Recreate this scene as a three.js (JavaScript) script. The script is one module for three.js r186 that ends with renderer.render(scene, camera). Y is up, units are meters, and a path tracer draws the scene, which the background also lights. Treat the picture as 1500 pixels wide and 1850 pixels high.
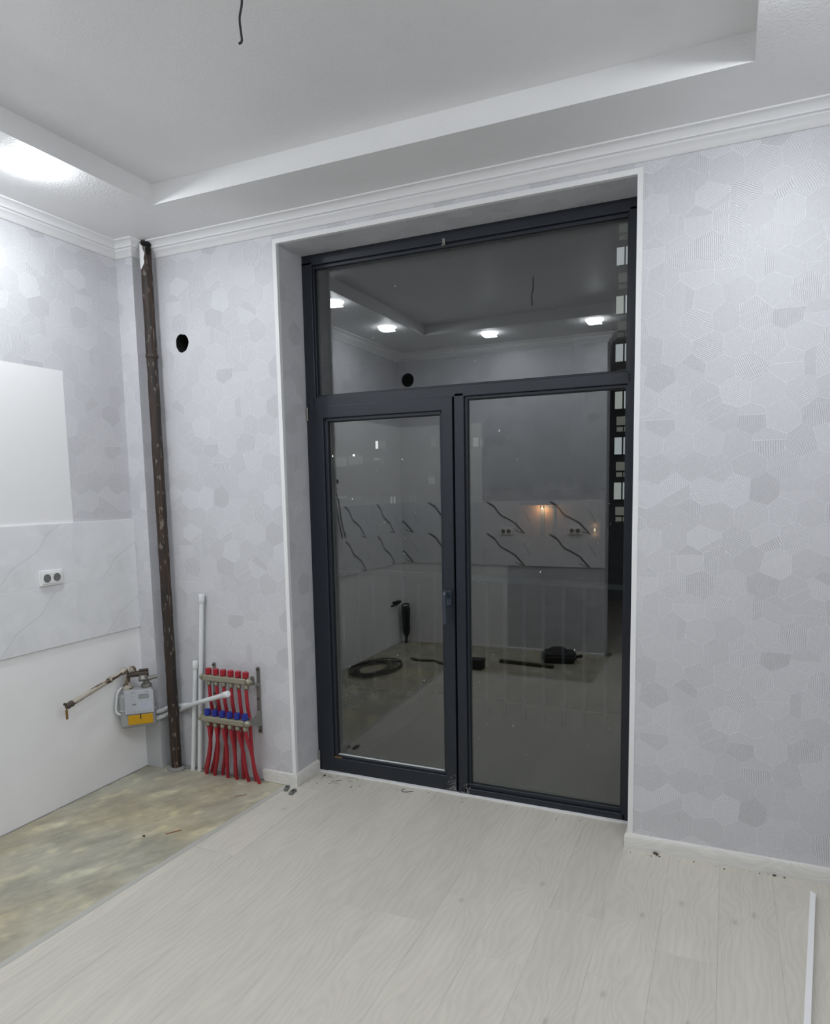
import * as THREE from 'three';
import { mergeGeometries, mergeVertices, toCreasedNormals } from 'three/addons/utils/BufferGeometryUtils.js';
import { RoundedBoxGeometry } from 'three/addons/geometries/RoundedBoxGeometry.js';
import { RectAreaLightUniformsLib } from 'three/addons/lights/RectAreaLightUniformsLib.js';

// ───────────────────────── camera, sky, lights, exposure ─────────────────────────
const scene = new THREE.Scene();
scene.background = new THREE.Color(0.0016, 0.0019, 0.0024);          // overcast city night
const F = 1265.0, W = 1500, H = 1850, PPY = 98.1;                      // focal length and lens shift in pixels of the 1500 x 1850 frame
const camera = new THREE.PerspectiveCamera(2 * Math.atan(H / 2 / F) * 180 / Math.PI, W / H, 0.05, 400);
camera.position.set(2.9947, 1.5405, 2.9644);
camera.rotation.set(-0.1102, 0.4215, -0.0188, 'YXZ');
camera.setViewOffset(W, H, 0, -PPY, W, H);
scene.add(camera);
const renderer = new THREE.WebGLRenderer({ antialias: true });
renderer.toneMapping = THREE.LinearToneMapping;
renderer.toneMappingExposure = 1.0;
renderer.shadowMap.enabled = true;
RectAreaLightUniformsLib.init();
const LAMP_COLOR = new THREE.Color(0.93, 0.965, 1.0);
const POINT_CD = 0.25, AREA_L = 162, LAMP_GLOW = 30;                     // candela of the dome's sideways light, radiance of its downward light, look of the dome
const CEIL = 2.8404, TRAY = 2.9286, COVE = 2.7717;                     // soffit, raised ceiling, underside of the cornice
const ROOM_R = 3.65, FAR = 2.899, MZ = 0.033, FAR_END = 2.003, HALL = 6.2;
const OP = { l: 0.958, r: 2.6408, t: 2.7333 };                         // opening of the balcony door in the back wall

// ───────────────────────── helpers ─────────────────────────
let seed = 7;
const rnd = () => { seed = (seed + 0x6d2b79f5) | 0; let t = Math.imul(seed ^ (seed >>> 15), 1 | seed); t = (t + Math.imul(t ^ (t >>> 7), 61 | t)) ^ t; return ((t ^ (t >>> 14)) >>> 0) / 4294967296; };
const rr = (a, b) => a + (b - a) * rnd();
const used = new Map();
function numbered(name) { const n = used.get(name) || 0; used.set(name, n + 1); return n ? name + '_' + String(n).padStart(3, '0') : name; }
const V = (x, y, z) => new THREE.Vector3(x, y, z);
function shade(o) { o.castShadow = true; o.receiveShadow = true; return o; }
function norm(g) {                                                     // the same attributes everywhere, so that shapes can be merged
  if (g.index) g = g.toNonIndexed();
  for (const k of Object.keys(g.attributes)) if (!['position', 'normal', 'uv'].includes(k)) g.deleteAttribute(k);
  if (!g.attributes.uv) g.setAttribute('uv', new THREE.Float32BufferAttribute(new Float32Array(g.attributes.position.count * 2), 2));
  return g;
}
const merge = (list) => (list.length === 1 ? list[0] : mergeGeometries(list.map(norm)));
function obj(name, geo, mat, parent = scene, label) {                  // ONE named mesh
  const m = shade(new THREE.Mesh(Array.isArray(geo) ? merge(geo) : geo, mat));
  m.name = parent === scene ? numbered(name) : name;
  if (label) m.userData.label = label;
  parent.add(m); return m;
}
function tag(o, label, category, group) { o.userData.label = label; o.userData.category = category; if (group) o.userData.group = group; return o; }
function struct(o, label) { o.userData.kind = 'structure'; if (label) o.userData.label = label; return o; }
function thing(name, label, category, [x, y, z] = [0, 0, 0], turn = 0, group) {
  const o = new THREE.Group(); o.name = numbered(name); o.position.set(x, y, z); o.rotation.y = turn; scene.add(o);
  return tag(o, label, category, group);
}
function box(x0, x1, y0, y1, z0, z1, r = 0) {                          // a box by its limits, with uv in metres
  const g = r ? new RoundedBoxGeometry(x1 - x0, y1 - y0, z1 - z0, 2, r) : new THREE.BoxGeometry(x1 - x0, y1 - y0, z1 - z0);
  g.translate((x0 + x1) / 2, (y0 + y1) / 2, (z0 + z1) / 2);
  return metres(g);
}
function metres(g0) {                                                  // box mapping: uv = position in metres on the face's plane
  const g = g0.index ? g0.toNonIndexed() : g0, p = g.attributes.position, n = g.attributes.normal, uv = new Float32Array(p.count * 2);
  for (let i = 0; i < p.count; i++) {
    const ax = Math.abs(n.getX(i)), ay = Math.abs(n.getY(i)), az = Math.abs(n.getZ(i));
    const [u, v] = ax >= ay && ax >= az ? [p.getZ(i), p.getY(i)] : ay >= az ? [p.getX(i), p.getZ(i)] : [p.getX(i), p.getY(i)];
    uv[2 * i] = u; uv[2 * i + 1] = v;
  }
  g.setAttribute('uv', new THREE.BufferAttribute(uv, 2)); return g;
}
function tube(points, r, seg = 40, sides = 12, closed = false) {
  const c = new THREE.CatmullRomCurve3(points.map((p) => (p.isVector3 ? p : V(...p))), closed, 'centripetal');
  return new THREE.TubeGeometry(c, seg, r, sides, closed);
}
function rod(a, b, r, r2 = r, sides = 20) {                            // a straight capped cylinder from a to b
  a = a.isVector3 ? a : V(...a); b = b.isVector3 ? b : V(...b);
  const d = b.clone().sub(a), g = new THREE.CylinderGeometry(r2, r, d.length(), sides);
  g.applyQuaternion(new THREE.Quaternion().setFromUnitVectors(V(0, 1, 0), d.clone().normalize()));
  return g.translate((a.x + b.x) / 2, (a.y + b.y) / 2, (a.z + b.z) / 2);
}
function ball(p, r, s = [1, 1, 1]) { return new THREE.SphereGeometry(r, 16, 12).scale(...s).translate(...p); }
function lathe(profile, at, axis = V(0, 1, 0), seg = 24) {
  const g = new THREE.LatheGeometry(profile.map(([r, y]) => new THREE.Vector2(r, y)), seg);
  g.applyQuaternion(new THREE.Quaternion().setFromUnitVectors(V(0, 1, 0), axis.clone().normalize()));
  return g.translate(...at);
}
function prism(pts, depth, bevel = 0) {                                // polygon in x, y pushed along z
  const s = new THREE.Shape(pts.map(([x, y]) => new THREE.Vector2(x, y)));
  return new THREE.ExtrudeGeometry(s, { depth, bevelEnabled: bevel > 0, bevelThickness: bevel, bevelSize: bevel, bevelOffset: -bevel, bevelSegments: 1, steps: 1 });
}
function slab(pts, y0, y1, holes = []) {                               // polygon in x, z between two heights
  const s = new THREE.Shape(pts.map(([x, z]) => new THREE.Vector2(x, -z)));
  for (const h of holes) s.holes.push(new THREE.Path(h.map(([x, z]) => new THREE.Vector2(x, -z))));
  const g = new THREE.ExtrudeGeometry(s, { depth: y1 - y0, bevelEnabled: false });
  g.rotateX(-Math.PI / 2); g.translate(0, y0, 0); return metres(g);
}
// a moulding: profile of [out from the wall, height] pairs carried along a floor-plan path with mitred corners; the room lies to the left of the path
function moulding(path, profile, closedProfile = true) {
  const n = path.length, off = (i, d) => {
    const p = path[i], a = i > 0 ? path[i - 1] : null, b = i < n - 1 ? path[i + 1] : null;
    const nn = (u, v) => { const dx = v[0] - u[0], dz = v[1] - u[1], l = Math.hypot(dx, dz); return [-dz / l, dx / l]; };
    const n1 = a ? nn(a, p) : nn(p, b), n2 = b ? nn(p, b) : n1, k = 1 + n1[0] * n2[0] + n1[1] * n2[1];
    return [p[0] + (n1[0] + n2[0]) / k * d, p[1] + (n1[1] + n2[1]) / k * d];
  };
  const pos = [], uv = [], pr = closedProfile ? [...profile, profile[0]] : profile;
  let run = 0;
  for (let i = 0; i < n - 1; i++) {
    const len = Math.hypot(path[i + 1][0] - path[i][0], path[i + 1][1] - path[i][1]); let v = 0;
    for (let j = 0; j < pr.length - 1; j++) {
      const A = off(i, pr[j][0]), B = off(i + 1, pr[j][0]), Cc = off(i + 1, pr[j + 1][0]), D = off(i, pr[j + 1][0]);
      const q = [[A, pr[j][1], run, v], [B, pr[j][1], run + len, v]]; const v2 = v + Math.hypot(pr[j + 1][0] - pr[j][0], pr[j + 1][1] - pr[j][1]);
      q.push([Cc, pr[j + 1][1], run + len, v2], [D, pr[j + 1][1], run, v2]);
      for (const k of [0, 2, 1, 0, 3, 2]) { pos.push(q[k][0][0], q[k][1], q[k][0][1]); uv.push(q[k][2], q[k][3]); }
      v = v2;
    }
    run += len;
  }
  for (const [i, flip] of [[0, 0], [n - 1, 1]]) {                      // end faces
    const tri = THREE.ShapeUtils.triangulateShape(profile.map(([d, y]) => new THREE.Vector2(d, y)), []);
    for (const t of tri) for (const k of flip ? t : [t[0], t[2], t[1]]) { const o = off(i, profile[k][0]); pos.push(o[0], profile[k][1], o[1]); uv.push(profile[k][0], profile[k][1]); }
  }
  const g = new THREE.BufferGeometry();
  g.setAttribute('position', new THREE.Float32BufferAttribute(pos, 3)); g.setAttribute('uv', new THREE.Float32BufferAttribute(uv, 2));
  g.computeVertexNormals(); return toCreasedNormals(g, 0.5);
}

// ───────────────────────── textures ─────────────────────────
const hash = (x, y) => { let h = Math.imul(x, 374761393) + Math.imul(y, 668265263) | 0; h = Math.imul(h ^ (h >>> 13), 1274126177); return ((h ^ (h >>> 16)) >>> 0) / 4294967296; };
const mod = (a, n) => ((a % n) + n) % n;
function vnoise(x, y, px, py, s = 0) {                                 // value noise that repeats after px, py cells
  const ix = Math.floor(x), iy = Math.floor(y), fx = x - ix, fy = y - iy, u = fx * fx * (3 - 2 * fx), v = fy * fy * (3 - 2 * fy);
  const h = (a, b) => hash(mod(a, px) + s * 131, mod(b, py) + s * 57);
  return (h(ix, iy) * (1 - u) + h(ix + 1, iy) * u) * (1 - v) + (h(ix, iy + 1) * (1 - u) + h(ix + 1, iy + 1) * u) * v;
}
const fbm = (x, y, px, py, s, o = 4) => { let a = 0, w = 0.5, k = 1; for (let i = 0; i < o; i++) { a += w * vnoise(x * k, y * k, px * k, py * k, s + i); w *= 0.5; k *= 2; } return a / (1 - Math.pow(0.5, o)); };
function tex(w, h, f, channels, srgb, scaleU, scaleV) {                // f(x, y) gives 1 or 3 values from 0 to 1
  const d = new Uint8Array(w * h * 4);
  for (let y = 0; y < h; y++) for (let x = 0; x < w; x++) {
    const c = f(x, y), i = (y * w + x) * 4;
    if (channels === 1) d[i] = d[i + 1] = d[i + 2] = Math.max(0, Math.min(255, c * 255));
    else for (let k = 0; k < 3; k++) d[i + k] = Math.max(0, Math.min(255, c[k] * 255));
    d[i + 3] = 255;
  }
  const t = new THREE.DataTexture(d, w, h);
  t.wrapS = t.wrapT = THREE.RepeatWrapping; t.magFilter = THREE.LinearFilter; t.minFilter = THREE.LinearMipmapLinearFilter; t.generateMipmaps = true;
  if (srgb) t.colorSpace = THREE.SRGBColorSpace;
  t.repeat.set(scaleU, scaleV); t.needsUpdate = true; return t;
}
function canvasTex(w, h, draw) {
  const c = document.createElement('canvas'); c.width = w; c.height = h; draw(c.getContext('2d'), w, h);
  const t = new THREE.CanvasTexture(c); t.colorSpace = THREE.SRGBColorSpace; t.magFilter = THREE.LinearFilter; t.anisotropy = 8; return t;
}

// wallpaper: a mosaic of hexagons, pentagons and triangles, each hatched its own way, with raised pearly outlines; one repeat is 1.28 m
const WP_N = 1664, WP_M = 1.28;
const wallpaper = (() => {
  const NX = 12, NY = 14, sx = WP_M / NX, sy = WP_M / NY, S = [];
  for (let j = 0; j < NY; j++) for (let i = 0; i < NX; i++) {
    S.push({ x: (i + (j % 2) * 0.5 + 0.25 + rr(-0.17, 0.17)) * sx, y: (j + 0.5 + rr(-0.17, 0.17)) * sy, cut: rnd() < 0.42, ca: [0, Math.PI / 3, -Math.PI / 3, Math.PI / 2][Math.floor(rnd() * 4)], co: rr(-0.01, 0.025),
      h: [0, 1].map(() => ({ a: [0, 0, Math.PI / 3, -Math.PI / 3, Math.PI / 6][Math.floor(rnd() * 5)] + rr(-0.08, 0.08), c: Math.pow(rnd(), 1.7), t: rr(-1, 1) * (rnd() < 0.35 ? 1 : 0.4), f: rr(120, 175), e: rnd() })) });
  }
  const col = new Uint8Array(WP_N * WP_N * 4), hgt = new Uint8Array(WP_N * WP_N * 4), rgh = new Uint8Array(WP_N * WP_N * 4), px = WP_M / WP_N;
  for (let y = 0; y < WP_N; y++) {
    const Y = (y + 0.5) * px, j0 = Math.floor(Y / sy);
    for (let x = 0; x < WP_N; x++) {
      const X = (x + 0.5) * px, i0 = Math.floor(X / sx);
      let d1 = 9, d2 = 9, s1, ax = 0, ay = 0, bx = 0, by = 0;
      for (let dj = -2; dj <= 2; dj++) for (let di = -2; di <= 1; di++) {
        const jj = j0 + dj, ii = i0 + di, s = S[mod(jj, NY) * NX + mod(ii, NX)], qx = s.x + Math.floor(ii / NX) * WP_M - X, qy = s.y + Math.floor(jj / NY) * WP_M - Y, d = qx * qx + qy * qy;
        if (d < d1) { d2 = d1; bx = ax; by = ay; d1 = d; s1 = s; ax = qx; ay = qy; } else if (d < d2) { d2 = d; bx = qx; by = qy; }
      }
      let edge = (d2 - d1) / (2 * Math.hypot(bx - ax, by - ay)), half = 0;
      if (s1.cut) { const c = -ax * Math.cos(s1.ca) - ay * Math.sin(s1.ca) - s1.co; half = c > 0 ? 1 : 0; edge = Math.min(edge, Math.abs(c)); }
      const h = s1.h[half], wob = (vnoise(X * 30, Y * 30, 38, 38, 3) - 0.5) * 0.006;
      const along = ax * Math.cos(h.a) + ay * Math.sin(h.a) + wob, gap = vnoise(X * 60 + h.f, Y * 60, 77, 77, 5);
      const hatch = Math.sin(along * h.f * Math.PI * 2) * (gap > 0.28 ? 1 : 0.2);
      const fine = vnoise(X * 420, Y * 420, 538, 538, 8) - 0.5, weave = vnoise(X * 900, Y * 160, 1152, 205, 9) - 0.5;
      const line = Math.max(0, 1 - edge / 0.0019) * (h.e > 0.25 ? 1 : 0.35);
      const L = 0.81 + h.t * 0.036 + hatch * h.c * 0.08 - h.c * 0.012 + fine * 0.035 + weave * 0.03 + line * 0.055, i = (y * WP_N + x) * 4;
      col[i] = 255 * Math.min(1, L); col[i + 1] = 255 * Math.min(1, L * 1.0); col[i + 2] = 255 * Math.min(1, L * 1.018);
      hgt[i] = hgt[i + 1] = hgt[i + 2] = 255 * (0.45 + 0.16 * h.c * hatch + 0.1 * fine + 0.07 * weave + 0.3 * line);
      rgh[i] = rgh[i + 1] = rgh[i + 2] = 255 * (0.52 + 0.05 * h.t - 0.05 * h.c + 0.08 * fine - 0.1 * line);
      col[i + 3] = hgt[i + 3] = rgh[i + 3] = 255;
    }
  }
  const make = (d, srgb) => { const t = new THREE.DataTexture(d, WP_N, WP_N); t.wrapS = t.wrapT = THREE.RepeatWrapping; t.magFilter = THREE.LinearFilter; t.minFilter = THREE.LinearMipmapLinearFilter; t.generateMipmaps = true; if (srgb) t.colorSpace = THREE.SRGBColorSpace; t.repeat.set(1 / WP_M, 1 / WP_M); t.needsUpdate = true; return t; };
  return { map: make(col, true), bump: make(hgt, false), rough: make(rgh, false) };
})();

// oiled pale oak laminate: four board prints side by side, 0.757 m wide, 1.38 m long
const PLANK = 0.1893, BOARD = 1.38;
const oak = (() => {
  const w = 1024, h = 1536, knots = [];
  for (let k = 0; k < 4; k++) knots.push([Math.floor(rnd() * 4) + rr(0.25, 0.75), rnd(), rr(0.5, 1)]);
  return tex(w, h, (x, y) => {
    const u = x / w * 4, v = y / h, b = Math.floor(u), f = u - b;
    let bend = 0, dark = 0;
    for (const [ku, kv, ks] of knots) if (Math.floor(ku) === b) { let dv = Math.abs(v - kv); dv = Math.min(dv, 1 - dv); const du = u - ku, r2 = du * du * 30 + dv * dv * 900; bend += du * Math.exp(-r2 * 0.25) * 2.2 * ks; dark += ks * (Math.exp(-r2 * 5) * 0.035 + Math.exp(-(du * du * 900 + dv * dv * 9000)) * 0.085); }
    const warp = fbm(f * 2, v * 5, 2, 5, 20 + b, 3), cath = Math.abs(f - 0.5 + (warp - 0.5) * 0.5 + bend) * 16 + v * 0;
    const ring = Math.sin((cath + vnoise(f * 3, v * 9, 3, 9, 40 + b) * 3) * 2.6) * 0.5 + 0.5, pore = fbm(f * 60, v * 12, 60, 12, 60 + b, 3), cloud = fbm(f * 2, v * 6, 2, 6, 80 + b, 3);
    const L = 0.815 - ring * 0.02 - (pore > 0.6 ? (pore - 0.6) * 0.14 : 0) + (cloud - 0.5) * 0.05 - dark + [0.01, -0.006, 0.006, -0.012][b];
    return [L * 0.985, L * 0.962, L * 0.908];
  }, 3, true, 1 / (4 * PLANK), 1 / BOARD);
})();
const oakAcross = tex(512, 512, (x, y) => {                                // whitewashed skirting foil, grain along u
  const X = x / 512, Y = y / 512, w = fbm(X * 3, Y * 4, 3, 4, 201, 3), r = Math.sin((Y * 14 + (w - 0.5) * 7) * Math.PI * 2) * 0.5 + 0.5, L = 0.885 - r * 0.03 - (fbm(X * 8, Y * 60, 8, 60, 205, 2) - 0.5) * 0.05;
  return [L, L * 0.99, L * 0.968];
}, 3, true, 1 / 0.7, 1 / 0.3);
const oakRough = tex(256, 256, (x, y) => 0.42 + 0.2 * fbm(x / 256 * 6, y / 256 * 6, 6, 6, 91, 4), 1, false, 1 / 0.9, 1 / 0.9);

// sheet vinyl with a slate print, streaks on the diagonal, 1.2 m repeat
const slate = tex(1024, 1024, (x, y) => {
  const X = x / 1024, Y = y / 1024, a = X * 2 + Y, b = X - Y * 2;                       // integer shear keeps the print seamless
  const big = fbm(a * 4, b * 3, 4, 3, 11, 3), lo = fbm(a * 9, b * 5, 9, 5, 15, 4), streak = fbm(a * 22, b * 3, 22, 3, 17, 3), fine = fbm(X * 50, Y * 50, 50, 50, 19, 3);
  const warm = fbm(X * 4, Y * 4, 4, 4, 23, 3) - 0.5, pale = Math.max(0, fbm(a * 8, b * 6, 8, 6, 29, 3) - 0.58) * 1.3;
  const L = 0.655 + (big - 0.5) * 0.12 + (lo - 0.5) * 0.17 + (streak - 0.5) * 0.06 + (fine - 0.5) * 0.05 + pale * 0.3;
  return [L * (1.0 + warm * 0.06), L * 0.972, L * (0.86 - warm * 0.1 - pale * 0.12)];
}, 3, true, 1 / 1.2, 1 / 1.2);

const peel = tex(512, 512, (x, y) => fbm(x / 512 * 90, y / 512 * 90, 90, 90, 51, 2), 1, false, 1 / 0.5, 1 / 0.5);     // roller stipple of the emulsion paint, 0.5 m
const blotch = tex(256, 256, (x, y) => { const L = 0.93 + 0.05 * fbm(x / 256 * 4, y / 256 * 4, 4, 4, 61, 4); return [L, L, L]; }, 3, true, 1 / 1.7, 1 / 1.7);
const rustTex = tex(256, 1024, (x, y) => {
  const X = x / 256, Y = y / 1024, a = fbm(X * 8, Y * 10, 8, 10, 71, 4), b = fbm(X * 14, Y * 34, 14, 34, 75, 3), streak = fbm(X * 20, Y * 3, 20, 3, 77, 3);
  let c = [0.1 + a * 0.15, 0.09 + a * 0.1, 0.08 + a * 0.075];
  if (streak > 0.56) { const k = Math.min(1, (streak - 0.56) * 7); c = [c[0] + k * 0.12, c[1] + k * 0.07, c[2] + k * 0.03]; }
  if (b > 0.66) { const k = Math.min(1, (b - 0.66) * 10) * 0.55; c = c.map((q, i) => q * (1 - k) + [0.62, 0.6, 0.57][i] * k); }
  return c;
}, 3, true, 1, 2);
const grubby = tex(256, 256, (x, y) => {                                // old cream paint flaking off brown pipe
  const X = x / 256, Y = y / 256, a = fbm(X * 7, Y * 7, 7, 7, 171, 4);
  const k = Math.max(0, Math.min(1, (a - 0.5) * 9)); return [0.7 - k * 0.4, 0.67 - k * 0.42, 0.62 - k * 0.43];
}, 3, true, 1, 1);

// marble-look wall tile: one print on every tile
const marblePrint = (strength) => canvasTex(1024, 512, (g, w, h) => {
  g.translate(w, 0); g.scale(-1, 1);
  g.fillStyle = '#e6e7e9'; g.fillRect(0, 0, w, h);
  for (let k = 0; k < 60; k++) { g.fillStyle = `rgba(${k % 2 ? '255,255,255' : '190,192,196'},0.05)`; g.beginPath(); g.ellipse(rnd() * w, rnd() * h, rr(40, 190), rr(20, 90), rr(0, 3), 0, 7); g.fill(); }
  const vein = (pts, width, alpha) => {
    g.lineCap = 'round'; g.lineJoin = 'round';
    for (let s = 0; s < 3; s++) { g.strokeStyle = `rgba(82,86,92,${strength * alpha * [0.25, 0.55, 1][s]})`; g.lineWidth = width * (strength < 0.5 ? 0.35 : 1) * [2.6, 1.5, 0.8][s]; g.beginPath(); pts.forEach(([x, y], i) => { const q = [x * w + rr(-4, 4), y * h + rr(-3, 3)]; i ? g.lineTo(...q) : g.moveTo(...q); }); g.stroke(); }
  };
  vein([[0.09, 0], [0.14, 0.06], [0.2, 0.13], [0.25, 0.24], [0.29, 0.36], [0.33, 0.44], [0.42, 0.53], [0.5, 0.61], [0.56, 0.68], [0.6, 0.78], [0.65, 0.88], [0.7, 1]], 14, 1);
  vein([[0.1, 0.02], [0.15, 0.1], [0.21, 0.17]], 7, 0.5);
  vein([[0.56, 0.9], [0.61, 0.95], [0.66, 0.96]], 9, 0.6); vein([[0.68, 0.28], [0.71, 0.36], [0.74, 0.46], [0.77, 0.58], [0.79, 0.66]], 4, 0.55);
  vein([[0.92, 0.05], [0.9, 0.16], [0.91, 0.3]], 2, 0.35);
});

// ───────────────────────── materials ─────────────────────────
const std = (color, roughness = 0.6, extra = {}) => new THREE.MeshStandardMaterial({ color, roughness, ...extra });
const M = {
  paper: new THREE.MeshPhysicalMaterial({ color: 0xffffff, map: wallpaper.map, roughnessMap: wallpaper.rough, roughness: 1, bumpMap: wallpaper.bump, bumpScale: 0.0011, metalness: 0.1 }),
  ceiling: std(0xfafafa, 0.55, { bumpMap: peel, bumpScale: 0.0007, map: blotch }),
  white: std(0xeaeaea, 0.45), cornice: std(0xe9e9ea, 0.55), plaster: std(0xffffff, 0.75, { map: blotch }),
  oak: std(0xffffff, 1, { map: oak, roughnessMap: oakRough }), vinyl: std(0xffffff, 0.5, { map: slate }), screed: std(0x77756f, 0.95),
  skirting: std(0xffffff, 0.5, { map: oakAcross }), profile: std(0xb4b3ac, 0.4),
  frame: std(0x1b212b, 0.4), lever: std(0x39404b, 0.25), gasket: std(0x0d0f12, 0.7), cement: std(0x8b8b88, 0.95, { map: blotch }),
  rust: std(0xffffff, 0.62, { map: rustTex }), grubby: std(0xffffff, 0.6, { map: grubby }), black: std(0x08090a, 0.9),
  ppr: std(0xdfe2e3, 0.35), nickel: std(0x9d9887, 0.36, { metalness: 0.55 }), steel: std(0x8d8c86, 0.4, { metalness: 0.6 }), red: std(0x9e1a28, 0.42), pex: std(0xa2202f, 0.36), blue: std(0x1c2f8f, 0.42),
  meter: std(0x9b9c9d, 0.55), yellow: std(0xc39406, 0.55), brass: std(0x8a6a3c, 0.5, { metalness: 0.3 }), brown: std(0x4a3f37, 0.7), clip: std(0x6f726f, 0.55), straw: std(0x8d5a33, 0.8),
  cable: std(0x1d2026, 0.5), hall: std(0x9b9da0, 0.85), concrete: std(0x55554f, 0.9), railing: std(0x46494b, 0.6), facade: std(0x3a3c3f, 0.9), ground: std(0x2b2c2b, 0.95),
  hose: std(0x56584f, 0.6), tool: std(0x1c1f22, 0.5), plank: std(0x4a4233, 0.8), moss: std(0x27382c, 0.8), crate: std(0x2d2f30, 0.7),
};
M.tile = std(0xffffff, 0.2, { map: marblePrint(1) }); M.tileFaint = std(0xffffff, 0.3, { map: marblePrint(0.08) });
// double glazing: each pane is one sheet that stands for its two faces, so its index gives about 10 percent at straight incidence, as coated panes do
M.glass = new THREE.MeshPhysicalMaterial({ color: 0xf4f7f6, roughness: 0, metalness: 0, transmission: 1, thickness: 0, ior: 1.9 });

// ───────────────────────── the setting: ceiling, walls, floors ─────────────────────────
const roomL = -0.2, roomB = -0.3, roomR = ROOM_R + 0.2;
{
  const ceiling = struct(new THREE.Group(), 'grey white painted ceiling with a raised rectangular tray in the middle'); ceiling.name = numbered('ceiling'); scene.add(ceiling);
  const T = [[0.577, 0.394], [3.032, 0.394], [3.032, 2.2], [0.577, 2.2]];
  obj('soffit', slab([[roomL, roomB], [roomR, roomB], [roomR, HALL + 0.2], [roomL, HALL + 0.2]], CEIL, TRAY, [T]), M.ceiling, ceiling);
  obj('ceiling_panel', box(roomL, roomR, TRAY, TRAY + 0.15, roomB, HALL + 0.2), M.ceiling, ceiling);
}
// back wall with the opening of the balcony door and a hole cored for a pipe
const HOLE = [0.3487, 2.3236];
const holeRing = []; for (let i = 0; i < 28; i++) { const a = i / 28 * Math.PI * 2, r = 0.044 * (1 + 0.04 * Math.sin(a * 3 + 1) + rr(-0.035, 0.035)); holeRing.push([HOLE[0] + Math.cos(a) * r * 0.97, HOLE[1] + Math.sin(a) * r * 1.08]); }
{
  const s = new THREE.Shape([[roomL, -0.1], [OP.l, -0.1], [OP.l, OP.t], [OP.r, OP.t], [OP.r, -0.1], [roomR, -0.1], [roomR, CEIL], [roomL, CEIL]].map(([x, y]) => new THREE.Vector2(x, y)));
  s.holes.push(new THREE.Path(holeRing.map(([x, y]) => new THREE.Vector2(x, y))));
  const g = new THREE.ExtrudeGeometry(s, { depth: 0.3, bevelEnabled: false }); g.translate(0, 0, -0.3);
  const wall = struct(obj('wall_back', metres(g), M.paper), 'back wall in silvery grey mosaic wallpaper round the balcony door');
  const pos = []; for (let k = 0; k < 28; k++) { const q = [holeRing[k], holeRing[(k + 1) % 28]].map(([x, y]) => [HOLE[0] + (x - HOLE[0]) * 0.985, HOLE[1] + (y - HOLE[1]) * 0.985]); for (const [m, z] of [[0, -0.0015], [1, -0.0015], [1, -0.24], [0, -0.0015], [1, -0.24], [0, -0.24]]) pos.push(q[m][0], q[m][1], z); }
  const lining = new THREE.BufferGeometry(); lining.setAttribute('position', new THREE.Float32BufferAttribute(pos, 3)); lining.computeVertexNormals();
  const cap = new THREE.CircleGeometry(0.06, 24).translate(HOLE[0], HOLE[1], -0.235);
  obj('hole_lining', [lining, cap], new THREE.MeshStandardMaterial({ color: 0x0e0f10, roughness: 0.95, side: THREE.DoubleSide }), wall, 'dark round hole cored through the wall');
}
const tileGeo = new RoundedBoxGeometry(0.5985, 0.2985, 0.01, 1, 0.0012);
function tileAt(parent, x, y, z, turn, cut = 1, mat = M.tile) {
  const m = obj('tile', cut < 1 ? cutTile(cut) : tileGeo, mat, parent); m.position.set(x, y, z); m.rotation.y = turn; return m;
}
const cuts = new Map();
function cutTile(c, off = c < 0 ? 1 + c : 0) {                          // a tile cut at one side (negative: the other), print kept to scale
  const k = Math.abs(c);
  if (!cuts.has(c)) { const g = new RoundedBoxGeometry(0.6 * k - 0.0015, 0.2985, 0.01, 1, 0.0012); const uv = g.attributes.uv; for (let i = 0; i < uv.count; i++) uv.setX(i, uv.getX(i) * k + off); cuts.set(c, g); }
  return cuts.get(c);
}
const PX0 = 0.4595, PTOP = 2.145, BT = 1.406, BB = 0.8055;
{
  const left = struct(obj('wall_left', box(-0.2, 0, -0.1, CEIL, -0.001, FAR + 0.2), M.paper), 'left wall with grey wallpaper, a bare white field and a tiled splashback');
  obj('plaster_field', box(0, 0.0018, BT - 0.01, PTOP, PX0, FAR), M.white, left, 'bare white field left for kitchen cabinets');
  obj('plaster_field', box(0, 0.003, -0.001, BB + 0.01, 0.0777, FAR), M.plaster, left, 'white plaster below the tiles');
  // joint lines follow from the tile edges: tiles start at the far corner and are cut next to the corner casing
  for (let r = 0; r < 2; r++) for (let c = 0; c < 5; c++) {
    const z1 = FAR - 0.012 - c * 0.6, k = Math.min(1, (z1 - 0.0777) / 0.6);
    tileAt(left, 0.007, BB + 0.15 + r * 0.3, z1 - 0.3 * k, Math.PI / 2 * -1 + Math.PI, k < 1 ? Number(k.toFixed(3)) : 1, c > 2 ? M.tileFaint : M.tile);
  }
  obj('grout', box(0.001, 0.0113, BB, BT, 0.0777, FAR), M.white, left);
}
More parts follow.
